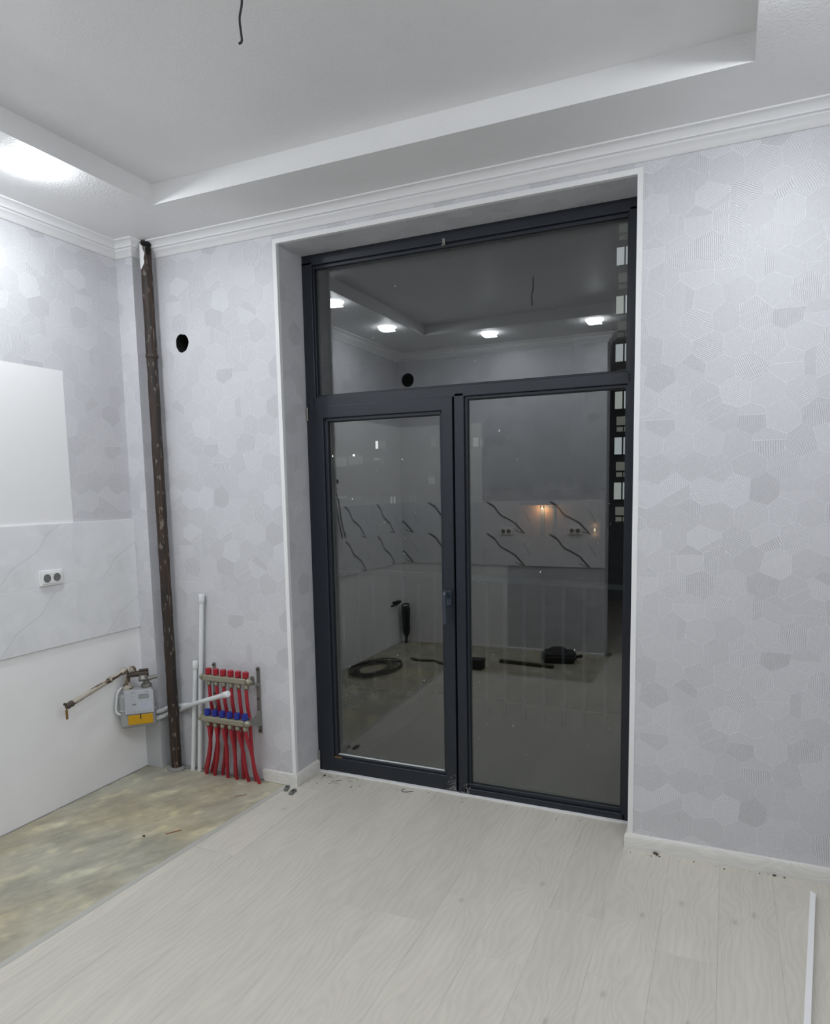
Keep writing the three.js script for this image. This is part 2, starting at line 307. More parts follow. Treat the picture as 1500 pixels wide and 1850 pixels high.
{
  const far = struct(obj('wall_far', box(0, FAR_END, -0.1, CEIL, FAR, FAR + 0.16), M.paper), 'wall facing the balcony door with wallpaper above a marble look splashback, mirrored in the glass');
  obj('plaster_field', box(0.0018, 0.853, BT - 0.01, PTOP, FAR - 0.0018, FAR), M.white, far, 'bare white field left for kitchen cabinets');
  obj('plaster_field', box(0.003, 1.102, -0.001, BB + 0.01, FAR - 0.003, FAR), M.plaster, far, 'white plaster below the tiles');
  obj('grout', box(0.0115, FAR_END, BB, BT, FAR - 0.0113, FAR), M.white, far);
  for (let r = 0; r < 2; r++) for (let c = 0; c < 4; c++) {
    const x0 = FAR_END - 0.6 * (c + 1) + 0.043, xl = Math.max(x0, 0.012), xr = Math.min(x0 + 0.6, FAR_END), k = (xr - xl) / 0.6;
    if (k < 0.05) continue;
    if (c === 3) cutTile(Number(k.toFixed(3)), 0.107);
    tileAt(far, (xl + xr) / 2, BB + 0.15 + r * 0.3, FAR - 0.007, 0, k < 0.999 ? Number(k.toFixed(3)) * (c === 0 ? -1 : 1) : 1);
  }
}
const casing = struct(obj('wall_corner', box(0, 0.112, -0.1, CEIL, 0, 0.0777), M.paper), 'narrow boxed casing papered in grey in the far left corner');
obj('bare_plaster', box(-0.001, 0.1132, -0.001, 0.272, 0.001, 0.0789, 0.001), std(0xc6c8c9, 0.9, { map: blotch }), casing, 'bare grey plaster below the wallpaper');
struct(obj('wall_right', box(ROOM_R, ROOM_R + 0.2, -0.1, CEIL, 0, HALL), M.paper), 'right wall out of view in the same wallpaper');
struct(obj('wall_hall', box(-0.2, ROOM_R + 0.2, -0.1, CEIL, HALL, HALL + 0.2), M.hall), 'far end of the unlit hall behind the viewer');
struct(obj('wall_hall', box(0.2, 0.4, -0.1, CEIL, FAR + 0.16, HALL), M.hall), 'side wall of the unlit hall behind the viewer');

// floors: screed, boards of the laminate, sheet vinyl of the kitchen strip, profile between them
const edgeX = (z) => 0.9275 - 0.0472 * z, VZ = 1.97, VR = 2.06;         // the laminate's slanting edge, the vinyl's turn along the far wall
{
  const floor = struct(obj('floor', box(roomL, roomR, -0.12, -0.0085, roomB, HALL + 0.2), M.screed), 'pale oak laminate boards running towards the balcony door');
  const boardGeo = new Map();
  function board(x0, x1, z0, z1, poly) {
    const key = poly ? null : [x1 - x0, z1 - z0].map((q) => q.toFixed(3)).join();
    let g = key && boardGeo.get(key);
    if (!g) {
      const e = 0.0001, pts = poly || [[e, e], [x1 - x0 - e, e], [x1 - x0 - e, z1 - z0 - e], [e, z1 - z0 - e]];
      const s = new THREE.Shape(pts.map(([x, z]) => new THREE.Vector2(x, -z)));
      g = new THREE.ExtrudeGeometry(s, { depth: 0.0076, bevelEnabled: true, bevelThickness: 0.0004, bevelSize: 0.0004, bevelOffset: -0.0004, bevelSegments: 1 }).rotateX(-Math.PI / 2).translate(0, -0.008, 0);
      const p = g.attributes.position, uv = g.attributes.uv; for (let i = 0; i < p.count; i++) uv.setXY(i, p.getX(i), p.getZ(i));
      if (key) boardGeo.set(key, g);
    }
    const v = Math.floor(rnd() * 4) * PLANK + 0.002, o = rnd() * BOARD, g2 = g.clone(), uv = g2.attributes.uv;
    for (let i = 0; i < uv.count; i++) uv.setXY(i, uv.getX(i) + v, uv.getY(i) + o);
    const m = obj('plank', g2, M.oak, floor); m.position.set(x0, 0, z0); return m;
  }
  const X0 = 0.9207, rows = Math.ceil((ROOM_R - X0) / PLANK);
  for (let k = 0; k < rows; k++) {
    const a = X0 + k * PLANK, b = Math.min(ROOM_R - 0.004, a + PLANK), recess = a > OP.l - 0.02 && b < OP.r + 0.02;
    let z = recess ? -0.212 : 0.001;
    const first = rr(0.35, 1.0);
    let end = z + first + (recess ? 0.2 : 0);
    while (z < HALL) {
      const stop = Math.min(end, HALL);
      const clipFar = b < VR + 0.01 && k > 0;                            // behind the vinyl's turn nothing of this row until the hall
      if (clipFar && z < VZ && stop > VZ) { board(a, b, z, VZ); z = FAR + 0.17; end = z + BOARD; continue; }
      if (clipFar && z >= VZ && z < FAR) { z = FAR + 0.17; end = z + BOARD; continue; }
      if (k === 0) {
        const s0 = z, s1 = Math.min(stop, VZ);
        if (s0 >= VZ) break;
        const e = 0.0006, bx = edgeX(0);
        const L0 = edgeX(s0), L1 = edgeX(s1);
        board(bx, b, s0, s1, [[L0 - bx + e, e], [b - bx - e, e], [b - bx - e, s1 - s0 - e], [L1 - bx + e, s1 - s0 - e]]);
      } else board(a, b, z, stop);
      z = stop; end = stop + BOARD;
    }
  }
  // the bits of the rows cut by the sides of the door recess
  board(OP.l + 0.002, X0 + PLANK, -0.212, 0); board(X0 + 9 * PLANK, OP.r - 0.002, -0.212, 0);
  const vinyl = struct(obj('floor_kitchen', slab([[0, 0], [edgeX(0) - 0.03, 0], [edgeX(VZ) - 0.03, VZ + 0.03], [VR + 0.02, VZ + 0.03], [VR + 0.02, FAR], [0, FAR]], -0.0086, -0.001), M.vinyl), 'beige green slate print vinyl covering the kitchen strip along the left wall');
  struct(obj('trim_1', [
    prism([[0, 0], [0.032, 0], [0.03, 0.0022], [0.016, 0.0034], [0.003, 0.0018]], Math.hypot(VZ + 0.02, 0.0472 * VZ)).translate(-0.0325, -0.0012, 0).rotateY(-0.0472).translate(edgeX(0), 0, 0.016),
    prism([[0, 0], [0.032, 0], [0.03, 0.0022], [0.016, 0.0034], [0.003, 0.0018]], VR - edgeX(VZ) + 0.02).translate(-0.016, -0.0012, 0).rotateY(Math.PI / 2).translate(edgeX(VZ) - 0.02, 0, VZ + 0.014)]
    , M.profile), 'pale joint profile between laminate and vinyl');
}

{ // bare mortar where the vinyl stops short of the back wall
  const edge = []; for (let i = 0; i <= 40; i++) edge.push([0.112 + 0.64 * i / 40, 0.032 + 0.012 * Math.sin(i * 0.9) * rnd() + rr(-0.008, 0.008)]);
  struct(obj('trim_7', slab([...edge, [0.752, 0], [0.112, 0]].reverse(), -0.004, 0.0016), std(0x8d8d8a, 0.95, { map: blotch, bumpMap: peel, bumpScale: 0.002 })), 'rough strip of bare mortar at the foot of the back wall under the red pipes');
  const e2 = []; for (let i = 0; i <= 60; i++) e2.push([0.006 + rr(0, 0.007), 0.08 + 2.8 * i / 60]);
  struct(obj('trim_8', slab([[0.002, 0.08], ...e2, [0.002, 2.88]], -0.004, 0.0008), M.cement), 'thin dark gap between the vinyl and the left wall');
}
// cornice, door reveal trim, skirting
{
  const pr = [[0, 0], [0.006, 0], [0.0095, 0.003], [0.0155, 0.013], [0.024, 0.0225], [0.0335, 0.028], [0.0345, 0.0295], [0.034, 0.032], [0.036, 0.0345], [0.041, 0.0365], [0.0455, 0.037], [0.0465, 0.0395], [0.0462, 0.042], [0.049, 0.046], [0.056, 0.053], [0.0645, 0.0585], [0.074, 0.0618], [0.0785, 0.0635], [0.079, 0.0687], [0, 0.0687]].map(([d, y]) => [d, COVE + y]);
  struct(obj('trim_2', moulding([[FAR_END, FAR + 0.16], [FAR_END, FAR], [0, FAR], [0, 0.0777], [0.112, 0.0777], [0.112, 0], [ROOM_R, 0], [ROOM_R, HALL]].map((p) => p), pr), M.cornice), 'white moulded cornice running between walls and ceiling');
  const w = 0.0195, t = 0.0018, y0 = 0.064;
  const L = (x, s) => [box(Math.min(x, x - s * w), Math.max(x, x - s * w), y0, OP.t + w, 0, t), box(Math.min(x, x + s * t), Math.max(x, x + s * t), y0, OP.t, -w, t)];
  struct(obj('trim_3', L(OP.l, 1), M.white), 'white corner bead on the left edge of the door opening');
  struct(obj('trim_4', L(OP.r, -1), M.white), 'white corner bead on the right edge of the door opening');
  struct(obj('trim_5', [box(OP.l - w, OP.r + w, OP.t, OP.t + w, 0.0001, t + 0.0001), box(OP.l, OP.r, OP.t - t, OP.t, -w, t)], M.white), 'white corner bead along the top of the door opening');
  const hb = 0.064, sk = [[0, 0], [0.015, 0], [0.015, 0.05], [0.0125, 0.058], [0.0085, 0.0625], [0.004, 0.064], [0, 0.064]];
  const end = new THREE.Shape(); end.moveTo(0, 0); end.lineTo(0.2, 0); end.lineTo(0.2, hb); end.lineTo(-0.004, hb); end.quadraticCurveTo(-0.014, hb, -0.013, hb - 0.014); end.lineTo(-0.004, 0.012); end.lineTo(0, 0);
  struct(obj('baseboard_left', [new THREE.ExtrudeGeometry(end, { depth: 0.011, bevelEnabled: true, bevelThickness: 0.002, bevelSize: 0.002, bevelOffset: -0.002, bevelSegments: 2 }).translate(0.765, 0, 0.0022), moulding([[OP.l - 0.02, 0], [OP.l, 0], [OP.l, -0.212]], sk)], M.skirting), 'short whitewashed skirting with rounded end beside the red pipes');
  struct(obj('baseboard_right', moulding([[OP.r, -0.212], [OP.r, 0], [ROOM_R, 0], [ROOM_R, HALL]], sk), M.skirting), 'whitewashed wood grain skirting right of the balcony door');
  struct(obj('baseboard_far', moulding([[FAR_END, FAR], [1.102, FAR], [0.003, FAR]], [[0, 0], [0.008, 0], [0.008, 0.018], [0, 0.022]]), M.white), 'thin white strip along the foot of the wall facing the door');
}

// ───────────────────────── the balcony window and door ─────────────────────────
const ZF = -0.223, ZG = -0.258;                                        // front of the frame, middle of the double glazing
const fr = (x0, x1, y0, y1, z0 = ZF - 0.075, z1 = ZF, r = 0.004) => box(x0, x1, y0, y1, z0, z1, r);
function ring(x0, x1, y0, y1, w, z0, z1, r = 0.002) { return [fr(x0, x1, y0, y0 + w, z0, z1, r), fr(x0, x1, y1 - w, y1, z0, z1, r), fr(x0, x0 + w, y0 + w * 0.5, y1 - w * 0.5, z0, z1, r), fr(x1 - w, x1, y0 + w * 0.5, y1 - w * 0.5, z0, z1, r)]; }
function panes(parent, x0, x1, y0, y1, z) {
  for (const dz of [0.008, 0.001]) { const g = new THREE.PlaneGeometry(x1 - x0, y1 - y0).translate((x0 + x1) / 2, (y0 + y1) / 2, z + dz); obj('pane', g, M.glass, parent); }
  obj('spacer', ring(x0 - 0.002, x1 + 0.002, y0 - 0.002, y1 + 0.002, 0.006, z - 0.012, z + 0.0005, 0.001), M.steel, parent);
}
{
  const win = struct(new THREE.Group(), 'dark anthracite frame with a fixed light above and a fixed pane at the right'); win.name = numbered('window_1'); scene.add(win);
  const head = [fr(OP.l, OP.r, 2.682, OP.t + 0.012, ZF - 0.085, ZF, 0.005), box(1.0, 2.6, 2.664, 2.684, ZF - 0.046, ZF - 0.014, 0.006)];
  obj('head', head, M.frame, win);
  obj('jamb', [fr(OP.l - 0.001, 1.0165, 0, 2.70, ZF - 0.085, ZF), box(1.012, 1.024, 2.02, 2.69, ZF - 0.05, ZF - 0.012, 0.003)], M.frame, win);
  obj('jamb', [fr(2.582, OP.r + 0.001, 0, 2.70, ZF - 0.085, ZF), box(2.574, 2.586, 2.02, 2.69, ZF - 0.05, ZF - 0.012, 0.003), box(2.574, 2.586, 0.05, 1.97, ZF - 0.05, ZF - 0.012, 0.003)], M.frame, win);
  obj('transom', [fr(1.0, 2.6, 1.972, 2.024, ZF - 0.085, ZF), box(1.0, 2.6, 2.018, 2.032, ZF - 0.05, ZF - 0.012, 0.003), box(1.83, 2.6, 1.956, 1.976, ZF - 0.05, ZF - 0.014, 0.006)], M.frame, win);
  obj('mullion', [fr(1.784, 1.834, 0, 1.99, ZF - 0.085, ZF), box(1.83, 1.848, 0.05, 1.97, ZF - 0.05, ZF - 0.014, 0.006)], M.frame, win);
  obj('sill', [fr(1.8, 2.6, 0, 0.036, ZF - 0.085, ZF), box(1.83, 2.6, 0.034, 0.058, ZF - 0.05, ZF - 0.012, 0.006)], M.frame, win);
  obj('threshold', fr(1.0, 1.8, 0, 0.01, ZF - 0.085, ZF - 0.006), M.frame, win);
  obj('gasket', [...ring(1.02, 2.578, 2.03, 2.668, 0.004, ZG + 0.009, ZG + 0.016), ...ring(1.846, 2.578, 0.056, 1.958, 0.004, ZG + 0.009, ZG + 0.016)], M.gasket, win);
  panes(win, 1.02, 2.578, 2.03, 2.668, ZG); panes(win, 1.846, 2.578, 0.056, 1.958, ZG);
  obj('latch', [box(1.738, 1.752, 2.668, 2.70, ZF, ZF + 0.006, 0.002), rod([1.745, 2.678, ZF], [1.741, 2.668, ZF + 0.014], 0.004)], M.steel, win, 'small grey catch on the head of the frame');
  const door = struct(new THREE.Group(), 'anthracite balcony door leaf with one tall pane and a curved lever handle'); door.name = numbered('door_1'); scene.add(door);
  const a = 0.968, b = 1.7755, lo = 0.012, hi = 1.9775, zf = ZF + 0.001, zb = ZF - 0.062;
  obj('stile', fr(a, 1.057, lo, hi, zb, zf, 0.005), M.frame, door); obj('stile', fr(1.719, b, lo, hi, zb, zf, 0.005), M.frame, door);
  obj('rail', fr(1.04, 1.73, 1.912, hi, zb, zf - 0.0004, 0.005), M.frame, door); obj('rail', fr(1.04, 1.73, lo, 0.085, zb, zf - 0.0004, 0.005), M.frame, door);
  obj('glazing_bead', [box(1.053, 1.076, 0.08, 1.915, ZF - 0.045, zf - 0.012, 0.006), box(1.704, 1.722, 0.08, 1.915, ZF - 0.045, zf - 0.012, 0.006), box(1.055, 1.72, 1.894, 1.916, ZF - 0.045, zf - 0.012, 0.006), box(1.055, 1.72, 0.082, 0.098, ZF - 0.045, zf - 0.012, 0.005)], M.frame, door);
  obj('gasket', ring(1.074, 1.706, 0.096, 1.896, 0.004, ZG + 0.009, ZG + 0.014), M.gasket, door);
  obj('sealant', [box(1.074, 1.706, 0.0985, 0.1035, ZG + 0.009, ZG + 0.0155)], M.ppr, door, 'pale strip of sealant under the pane');
  obj('packer', box(1.06, 1.105, 0.083, 0.09, zf - 0.012, zf - 0.004), M.brass, door, 'tan packing wedge in the lower corner');
  panes(door, 1.076, 1.704, 0.098, 1.894, ZG);
  const hd = obj('handle', [tube([[1.7485, 1.012, zf], [1.7485, 1.016, zf + 0.02], [1.7475, 1.03, zf + 0.037], [1.7465, 1.036, zf + 0.048], [1.745, 1.025, zf + 0.057], [1.744, 0.985, zf + 0.057], [1.744, 0.93, zf + 0.054], [1.744, 0.885, zf + 0.049]], 0.0108, 40, 14), ball([1.744, 0.885, zf + 0.049], 0.0108)], M.lever, door);
  obj('handle_plate', box(1.734, 1.763, 0.965, 1.04, zf - 0.001, zf + 0.009, 0.004), M.lever, hd);
  obj('hinge', [rod([0.9655, 1.905, zf + 0.004], [0.9655, 1.972, zf + 0.004], 0.0055)], M.steel, door, 'bright hinge pin at the top left corner'); obj('hinge', [rod([0.9655, 0.04, zf + 0.004], [0.9655, 0.115, zf + 0.004], 0.0055)], M.cement, door, 'dusty hinge pin at the bottom left corner');
  const flecks = (n, x0, x1, y0, y1, z) => { const g = []; for (let k = 0; k < n; k++) { const a = rr(0, 3), l = rr(0.002, 0.009), w = rr(0.0008, 0.0022); g.push(new THREE.IcosahedronGeometry(1, 0).scale(l, w, 0.0012).rotateZ(a).translate(x0 + (x1 - x0) * Math.sqrt(rnd()), y0 + (y1 - y0) * rnd() * rnd(), z)); } return g; };
  obj('plaster_spatter', flecks(60, 1.722, 1.773, 0.015, 0.13, zf), M.cement, door, 'dried plaster spatter at the foot of the stile').userData.kind = 'stuff';
  obj('plaster_spatter', flecks(45, 1.79, 1.846, 0.0, 0.08, ZF), M.cement, win, 'dried plaster spatter at the foot of the mullion').userData.kind = 'stuff';
  const specks = (n, x0, x1, y0, y1) => { const g = []; for (let k = 0; k < n; k++) { const l = rr(0.0006, 0.0018) * (rnd() < 0.08 ? 2.5 : 1); g.push(new THREE.IcosahedronGeometry(1, 0).scale(l * 0.7, l * rr(0.8, 1.8), 0.0004).rotateZ(rr(-0.5, 0.5)).translate(x0 + (x1 - x0) * rnd(), y0 + (y1 - y0) * Math.pow(rnd(), 1.3), ZG + 0.0088)); } return g; };
  obj('dust_speck', specks(45, 1.09, 1.69, 0.12, 1.88), M.ppr, door).userData.kind = 'stuff';
  obj('dust_speck', [...specks(60, 1.86, 2.56, 0.08, 1.94), ...specks(30, 1.04, 2.56, 2.05, 2.65)], M.ppr, win).userData.kind = 'stuff';
  // uneven white filler between the floor and the frame
  const pts = []; for (let i = 0; i <= 60; i++) pts.push([OP.l + (OP.r - OP.l) * i / 60, -0.205 + 0.003 * Math.sin(i * 0.7) + rr(-0.002, 0.002)]);
  struct(obj('trim_6', slab([...pts, [OP.r, ZF - 0.01], [OP.l, ZF - 0.01]], -0.004, 0.006), M.white), 'uneven strip of white filler at the foot of the balcony door');
}

// ───────────────────────── ceiling lamps ─────────────────────────
{
  const domeMat = new THREE.MeshStandardMaterial({ color: 0xffffff, emissive: LAMP_COLOR, emissiveIntensity: LAMP_GLOW, roughness: 0.4 });
  const spots = [
    [0.4526, 0.8958, 'round glowing ceiling lamp seen directly at the upper left of the photo'], [0.443, 1.759, 'round glowing ceiling lamp above the left wall, second one mirrored from the left'],
    [1.107, 2.368, 'round glowing ceiling lamp mirrored in the top pane, third from the left'], [1.99, 2.318, 'round glowing ceiling lamp mirrored in the top pane, rightmost of the row'],
    [3.15, 0.896, 'round glowing ceiling lamp just outside the top right corner'], [3.16, 1.75, 'round glowing ceiling lamp out of view above the right wall'], [3.16, 2.58, 'round glowing ceiling lamp out of view above the viewer']];
  for (const [x, z, label] of spots) {
    const t = thing('ceiling_lamp', label, 'lamp', [x, CEIL, z], 0, 'round ceiling lamps round the tray');
    obj('rim', lathe([[0.068, 0], [0.0735, 0], [0.0735, -0.0012], [0.072, -0.002], [0.068, -0.001]], [0, 0, 0], V(0, 1, 0), 40), M.white, t);
    obj('diffuser', lathe([[0.0005, -0.026], [0.025, -0.0252], [0.046, -0.0215], [0.062, -0.0145], [0.071, -0.006], [0.0728, -0.0005]], [0, 0, 0], V(0, 1, 0), 40), domeMat, t).castShadow = false;
    const p = new THREE.PointLight(LAMP_COLOR, POINT_CD * 4 * Math.PI / (4 * Math.PI), 0, 2); p.position.set(0, -0.0225, 0); p.castShadow = true; p.shadow.radius = 0.6; t.add(p);
    const r = new THREE.RectAreaLight(LAMP_COLOR, AREA_L, 0.1, 0.1); r.position.set(0, -0.0275, 0); r.rotation.x = -Math.PI / 2; t.add(r);
  }
}

// ───────────────────────── things in the room ─────────────────────────
// cable end hanging from the tray
tag(obj('ceiling_cable', [tube([[1.765, TRAY, 1.285], [1.7635, 2.895, 1.285], [1.763, 2.845, 1.285], [1.754, 2.811, 1.285], [1.7557, 2.779, 1.285], [1.758, 2.7535, 1.285], [1.7565, 2.7475, 1.287], [1.751, 2.7445, 1.29]], 0.0032, 60, 10)], M.cable), 'dark cable end hanging from the raised ceiling', 'cable');

{ // rusty riser in the corner
  const t = thing('riser_pipe', 'old rust brown vertical riser pipe in the far left corner', 'pipe', [0.198, 0, 0.058]);
  const g = new THREE.CylinderGeometry(0.0285, 0.0285, CEIL, 28, 60, true); const p = g.attributes.position; for (let i = 0; i < p.count; i++) { const y = p.getY(i), k = 1 + 0.025 * Math.sin(y * 23) + 0.02 * Math.sin(y * 57 + p.getX(i) * 60); p.setX(i, p.getX(i) * k - 0.008 * (y / CEIL + 0.5)); p.setZ(i, p.getZ(i) * k); }
  g.computeVertexNormals(); g.translate(0, CEIL / 2, 0);
  obj('pipe', g, M.rust, t);
  const pp = new THREE.CylinderGeometry(0.0296, 0.0296, 0.13, 16, 14, true, -0.5, 1), pq = pp.attributes.position;
  for (let i = 0; i < pq.count; i++) { const y = pq.getY(i) / 0.065, a = Math.atan2(pq.getX(i), pq.getZ(i)) * 1.55 * Math.sqrt(Math.max(0.02, 1 - y * y)) * (1 + 0.12 * Math.sin(y * 9)) - 0.28; pq.setX(i, Math.sin(a) * 0.0296); pq.setZ(i, Math.cos(a) * 0.0296); }
  pp.computeVertexNormals(); obj('paint_patch', pp.translate(-0.0085, 2.762, 0), M.white, t, 'patch of white paint at the top of the riser');
  obj('cut_edge', [ball([0.008, 2.822, 0.012], 0.026, [1, 0.55, 1]), ball([0.02, 2.79, 0.013], 0.014, [0.8, 1.6, 1]), ball([-0.016, 2.831, 0.016], 0.012)], M.black, t, 'dark ragged cut in the cornice round the pipe');
  obj('weld_collar', [lathe([[0.028, -0.012], [0.0325, -0.006], [0.0335, 0.004], [0.03, 0.012]], [-0.005, 2.26, 0])], M.rust, t);
  obj('mortar', [ball([0, 0.002, 0.004], 0.05, [1.05, 0.3, 0.9])], M.cement, t, 'grey mortar round the foot of the riser');
}
// pipe ends of white plastic
function capped(name, label, pts, r = 0.0125) {
  const t = thing(name, label, 'pipe', pts[0]), q = pts.map((p) => V(p[0] - pts[0][0], p[1] - pts[0][1], p[2] - pts[0][2])), e = q[q.length - 1], d = e.clone().sub(q[q.length - 2]).normalize();
  obj('pipe', q.length > 2 ? tube(q, r, 30, 16) : rod(q[0], e, r), M.ppr, t);
  obj('end_cap', [lathe([[r * 0.9, -0.022], [r * 1.32, -0.022], [r * 1.36, -0.004], [r * 1.36, 0.016], [r * 1.15, 0.021], [0.0005, 0.022]], [e.x, e.y, e.z], d)], M.ppr, t);
  return t;
}
capped('water_pipe', 'tall white plastic water pipe, capped, standing against the back wall', [[0.337, -0.002, 0.028], [0.408, 0.975, 0.022]]);
capped('water_pipe', 'short white plastic water pipe, capped, left of the tall one', [[0.2935, -0.002, 0.034], [0.3475, 0.605, 0.03]]);
capped('water_pipe', 'long white plastic pipe sticking out across the pipe manifold', [[0.05, 0.297, 0.1], [0.122, 0.299, 0.096], [0.15, 0.31, 0.03], [0.2, 0.324, 0.0135], [0.3, 0.372, 0.05], [0.66, 0.507, 0.164]], 0.0125);
capped('water_pipe', 'stub of white plastic pipe poking out behind the rusty riser', [[0.06, 0.332, 0.1], [0.122, 0.334, 0.096], [0.15, 0.344, 0.03], [0.2, 0.352, 0.0135], [0.262, 0.36, 0.018]], 0.012);

{ // underfloor heating manifold with red and blue caps
  const t = thing('pipe_manifold', 'underfloor heating manifold with red and blue caps on the back wall', 'manifold', [0.45, 0, 0]);
  const bar = (y, z, x0, x1) => [box(x0, x1, y - 0.0175, y + 0.0175, z - 0.0165, z + 0.0165, 0.009), lathe([[0.0005, -0.012], [0.016, -0.012], [0.0185, -0.006], [0.0185, 0.004], [0.0005, 0.004]], [x0 - 0.002, y, z], V(1, 0, 0), 8), lathe([[0.0005, -0.004], [0.0185, -0.004], [0.02, 0.008], [0.0185, 0.018], [0.011, 0.02], [0.011, 0.028], [0.0005, 0.029]], [x1, y, z], V(1, 0, 0), 8)];
  const yT = 0.5575, zT = 0.075, yL = 0.3475, zL = 0.12, xs = [0, 1, 2, 3, 4, 5].map((k) => k * 0.0487);
  obj('bar', bar(yT, zT, -0.012, 0.278), M.nickel, t); obj('bar', bar(yL, zL, 0.004, 0.292), M.nickel, t);
  const capGeo = () => { const s = new THREE.Shape(); for (let i = 0; i < 48; i++) { const a = i / 48 * Math.PI * 2, r = 0.0158 + (i % 4 < 2 ? 0.0007 : -0.0006); i ? s.lineTo(Math.cos(a) * r, Math.sin(a) * r) : s.moveTo(Math.cos(a) * r, Math.sin(a) * r); } return new THREE.ExtrudeGeometry(s, { depth: 0.026, bevelEnabled: true, bevelThickness: 0.003, bevelSize: 0.0025, bevelOffset: -0.0025, bevelSegments: 2 }).rotateX(-Math.PI / 2); };
  const cg = capGeo(), nut = lathe([[0.0005, 0], [0.0125, 0], [0.0125, -0.006], [0.0145, -0.007], [0.0145, -0.02], [0.0125, -0.021], [0.0125, -0.026], [0.0005, -0.026]], [0, 0, 0], V(0, 1, 0), 6), neck = lathe([[0.0085, 0], [0.0085, 0.01]], [0, 0, 0]);
  for (let k = 0; k < 6; k++) {
    const a = obj('cap', cg, M.red, t, 'red cap'); a.position.set(xs[k] + 0.026, yT + 0.0215, zT); a.rotation.y = k;
    const b = obj('cap', cg, M.blue, t, 'blue cap'); b.position.set(xs[k] + 0.044, yL + 0.0215, zL); b.rotation.y = k * 2;
    obj('nut', nut, M.nickel, t).position.set(xs[k] + 0.026, yT - 0.016, zT); obj('nut', nut, M.nickel, t).position.set(xs[k] + 0.044, yL - 0.016, zL);
  }
  for (const x of xs) { obj('valve_neck', neck, M.nickel, t).position.set(x + 0.026, yT + 0.014, zT); obj('valve_neck', neck, M.nickel, t).position.set(x + 0.044, yL + 0.014, zL); }
  const footT = [-0.07, -0.024, 0.05, 0.135, 0.19, 0.27], footL = [-0.045, 0.012, 0.1, 0.16, 0.235, 0.305];   // where the pipes enter the floor
  for (let k = 0; k < 6; k++) {
    const xa = xs[k] + 0.026, xb = xs[k] + 0.044;
    obj('heating_pipe', tube([[xa, yT - 0.03, zT], [xa + 0.002 * Math.sin(k * 2), yT - 0.12, zT - 0.004], [xa + 0.004, yL, zT - 0.012], [xa * 0.75 + footT[k] * 0.25 + 0.006, 0.23, 0.062], [xa * 0.4 + footT[k] * 0.6, 0.1, 0.045], [footT[k], 0.012, 0.03], [footT[k] * 1.01, -0.006, 0.028]], 0.0095, 40, 12), M.pex, t, 'red heating pipe');
    obj('heating_pipe', tube([[xb, yL - 0.03, zL], [xb + 0.002, 0.27, zL - 0.006], [xb * 0.75 + footL[k] * 0.25 + 0.004, 0.18, zL - 0.03], [xb * 0.35 + footL[k] * 0.65, 0.07, 0.068], [footL[k], 0.01, 0.05], [footL[k] * 1.01, -0.006, 0.048]], 0.0098, 40, 12), M.pex, t, 'red heating pipe');
  }
  for (const x of [-0.006, 0.286]) {
    const s = (p) => p.map(([y, z]) => [z, y]);
    const g = prism(s([[0.262, 0.002], [0.262, 0.005], [0.30, 0.005], [0.328, 0.095], [0.335, 0.103], [0.37, 0.103], [0.372, 0.098], [0.345, 0.095], [0.36, 0.03], [0.385, 0.012], [0.52, 0.012], [0.535, 0.055], [0.58, 0.057], [0.584, 0.052], [0.548, 0.048], [0.532, 0.006], [0.62, 0.005], [0.62, 0.002]]), 0.02).rotateY(-Math.PI / 2).scale(1, 1, 1).translate(x + 0.02, 0, 0);
    const br = obj('bracket', [g], M.steel, t);
    for (const y of [0.608, 0.45, 0.274]) obj('bolt', rod([x + 0.01, y, 0.004], [x + 0.01, y, 0.016], 0.007, 0.006, 6), M.brown, br);
  }
}

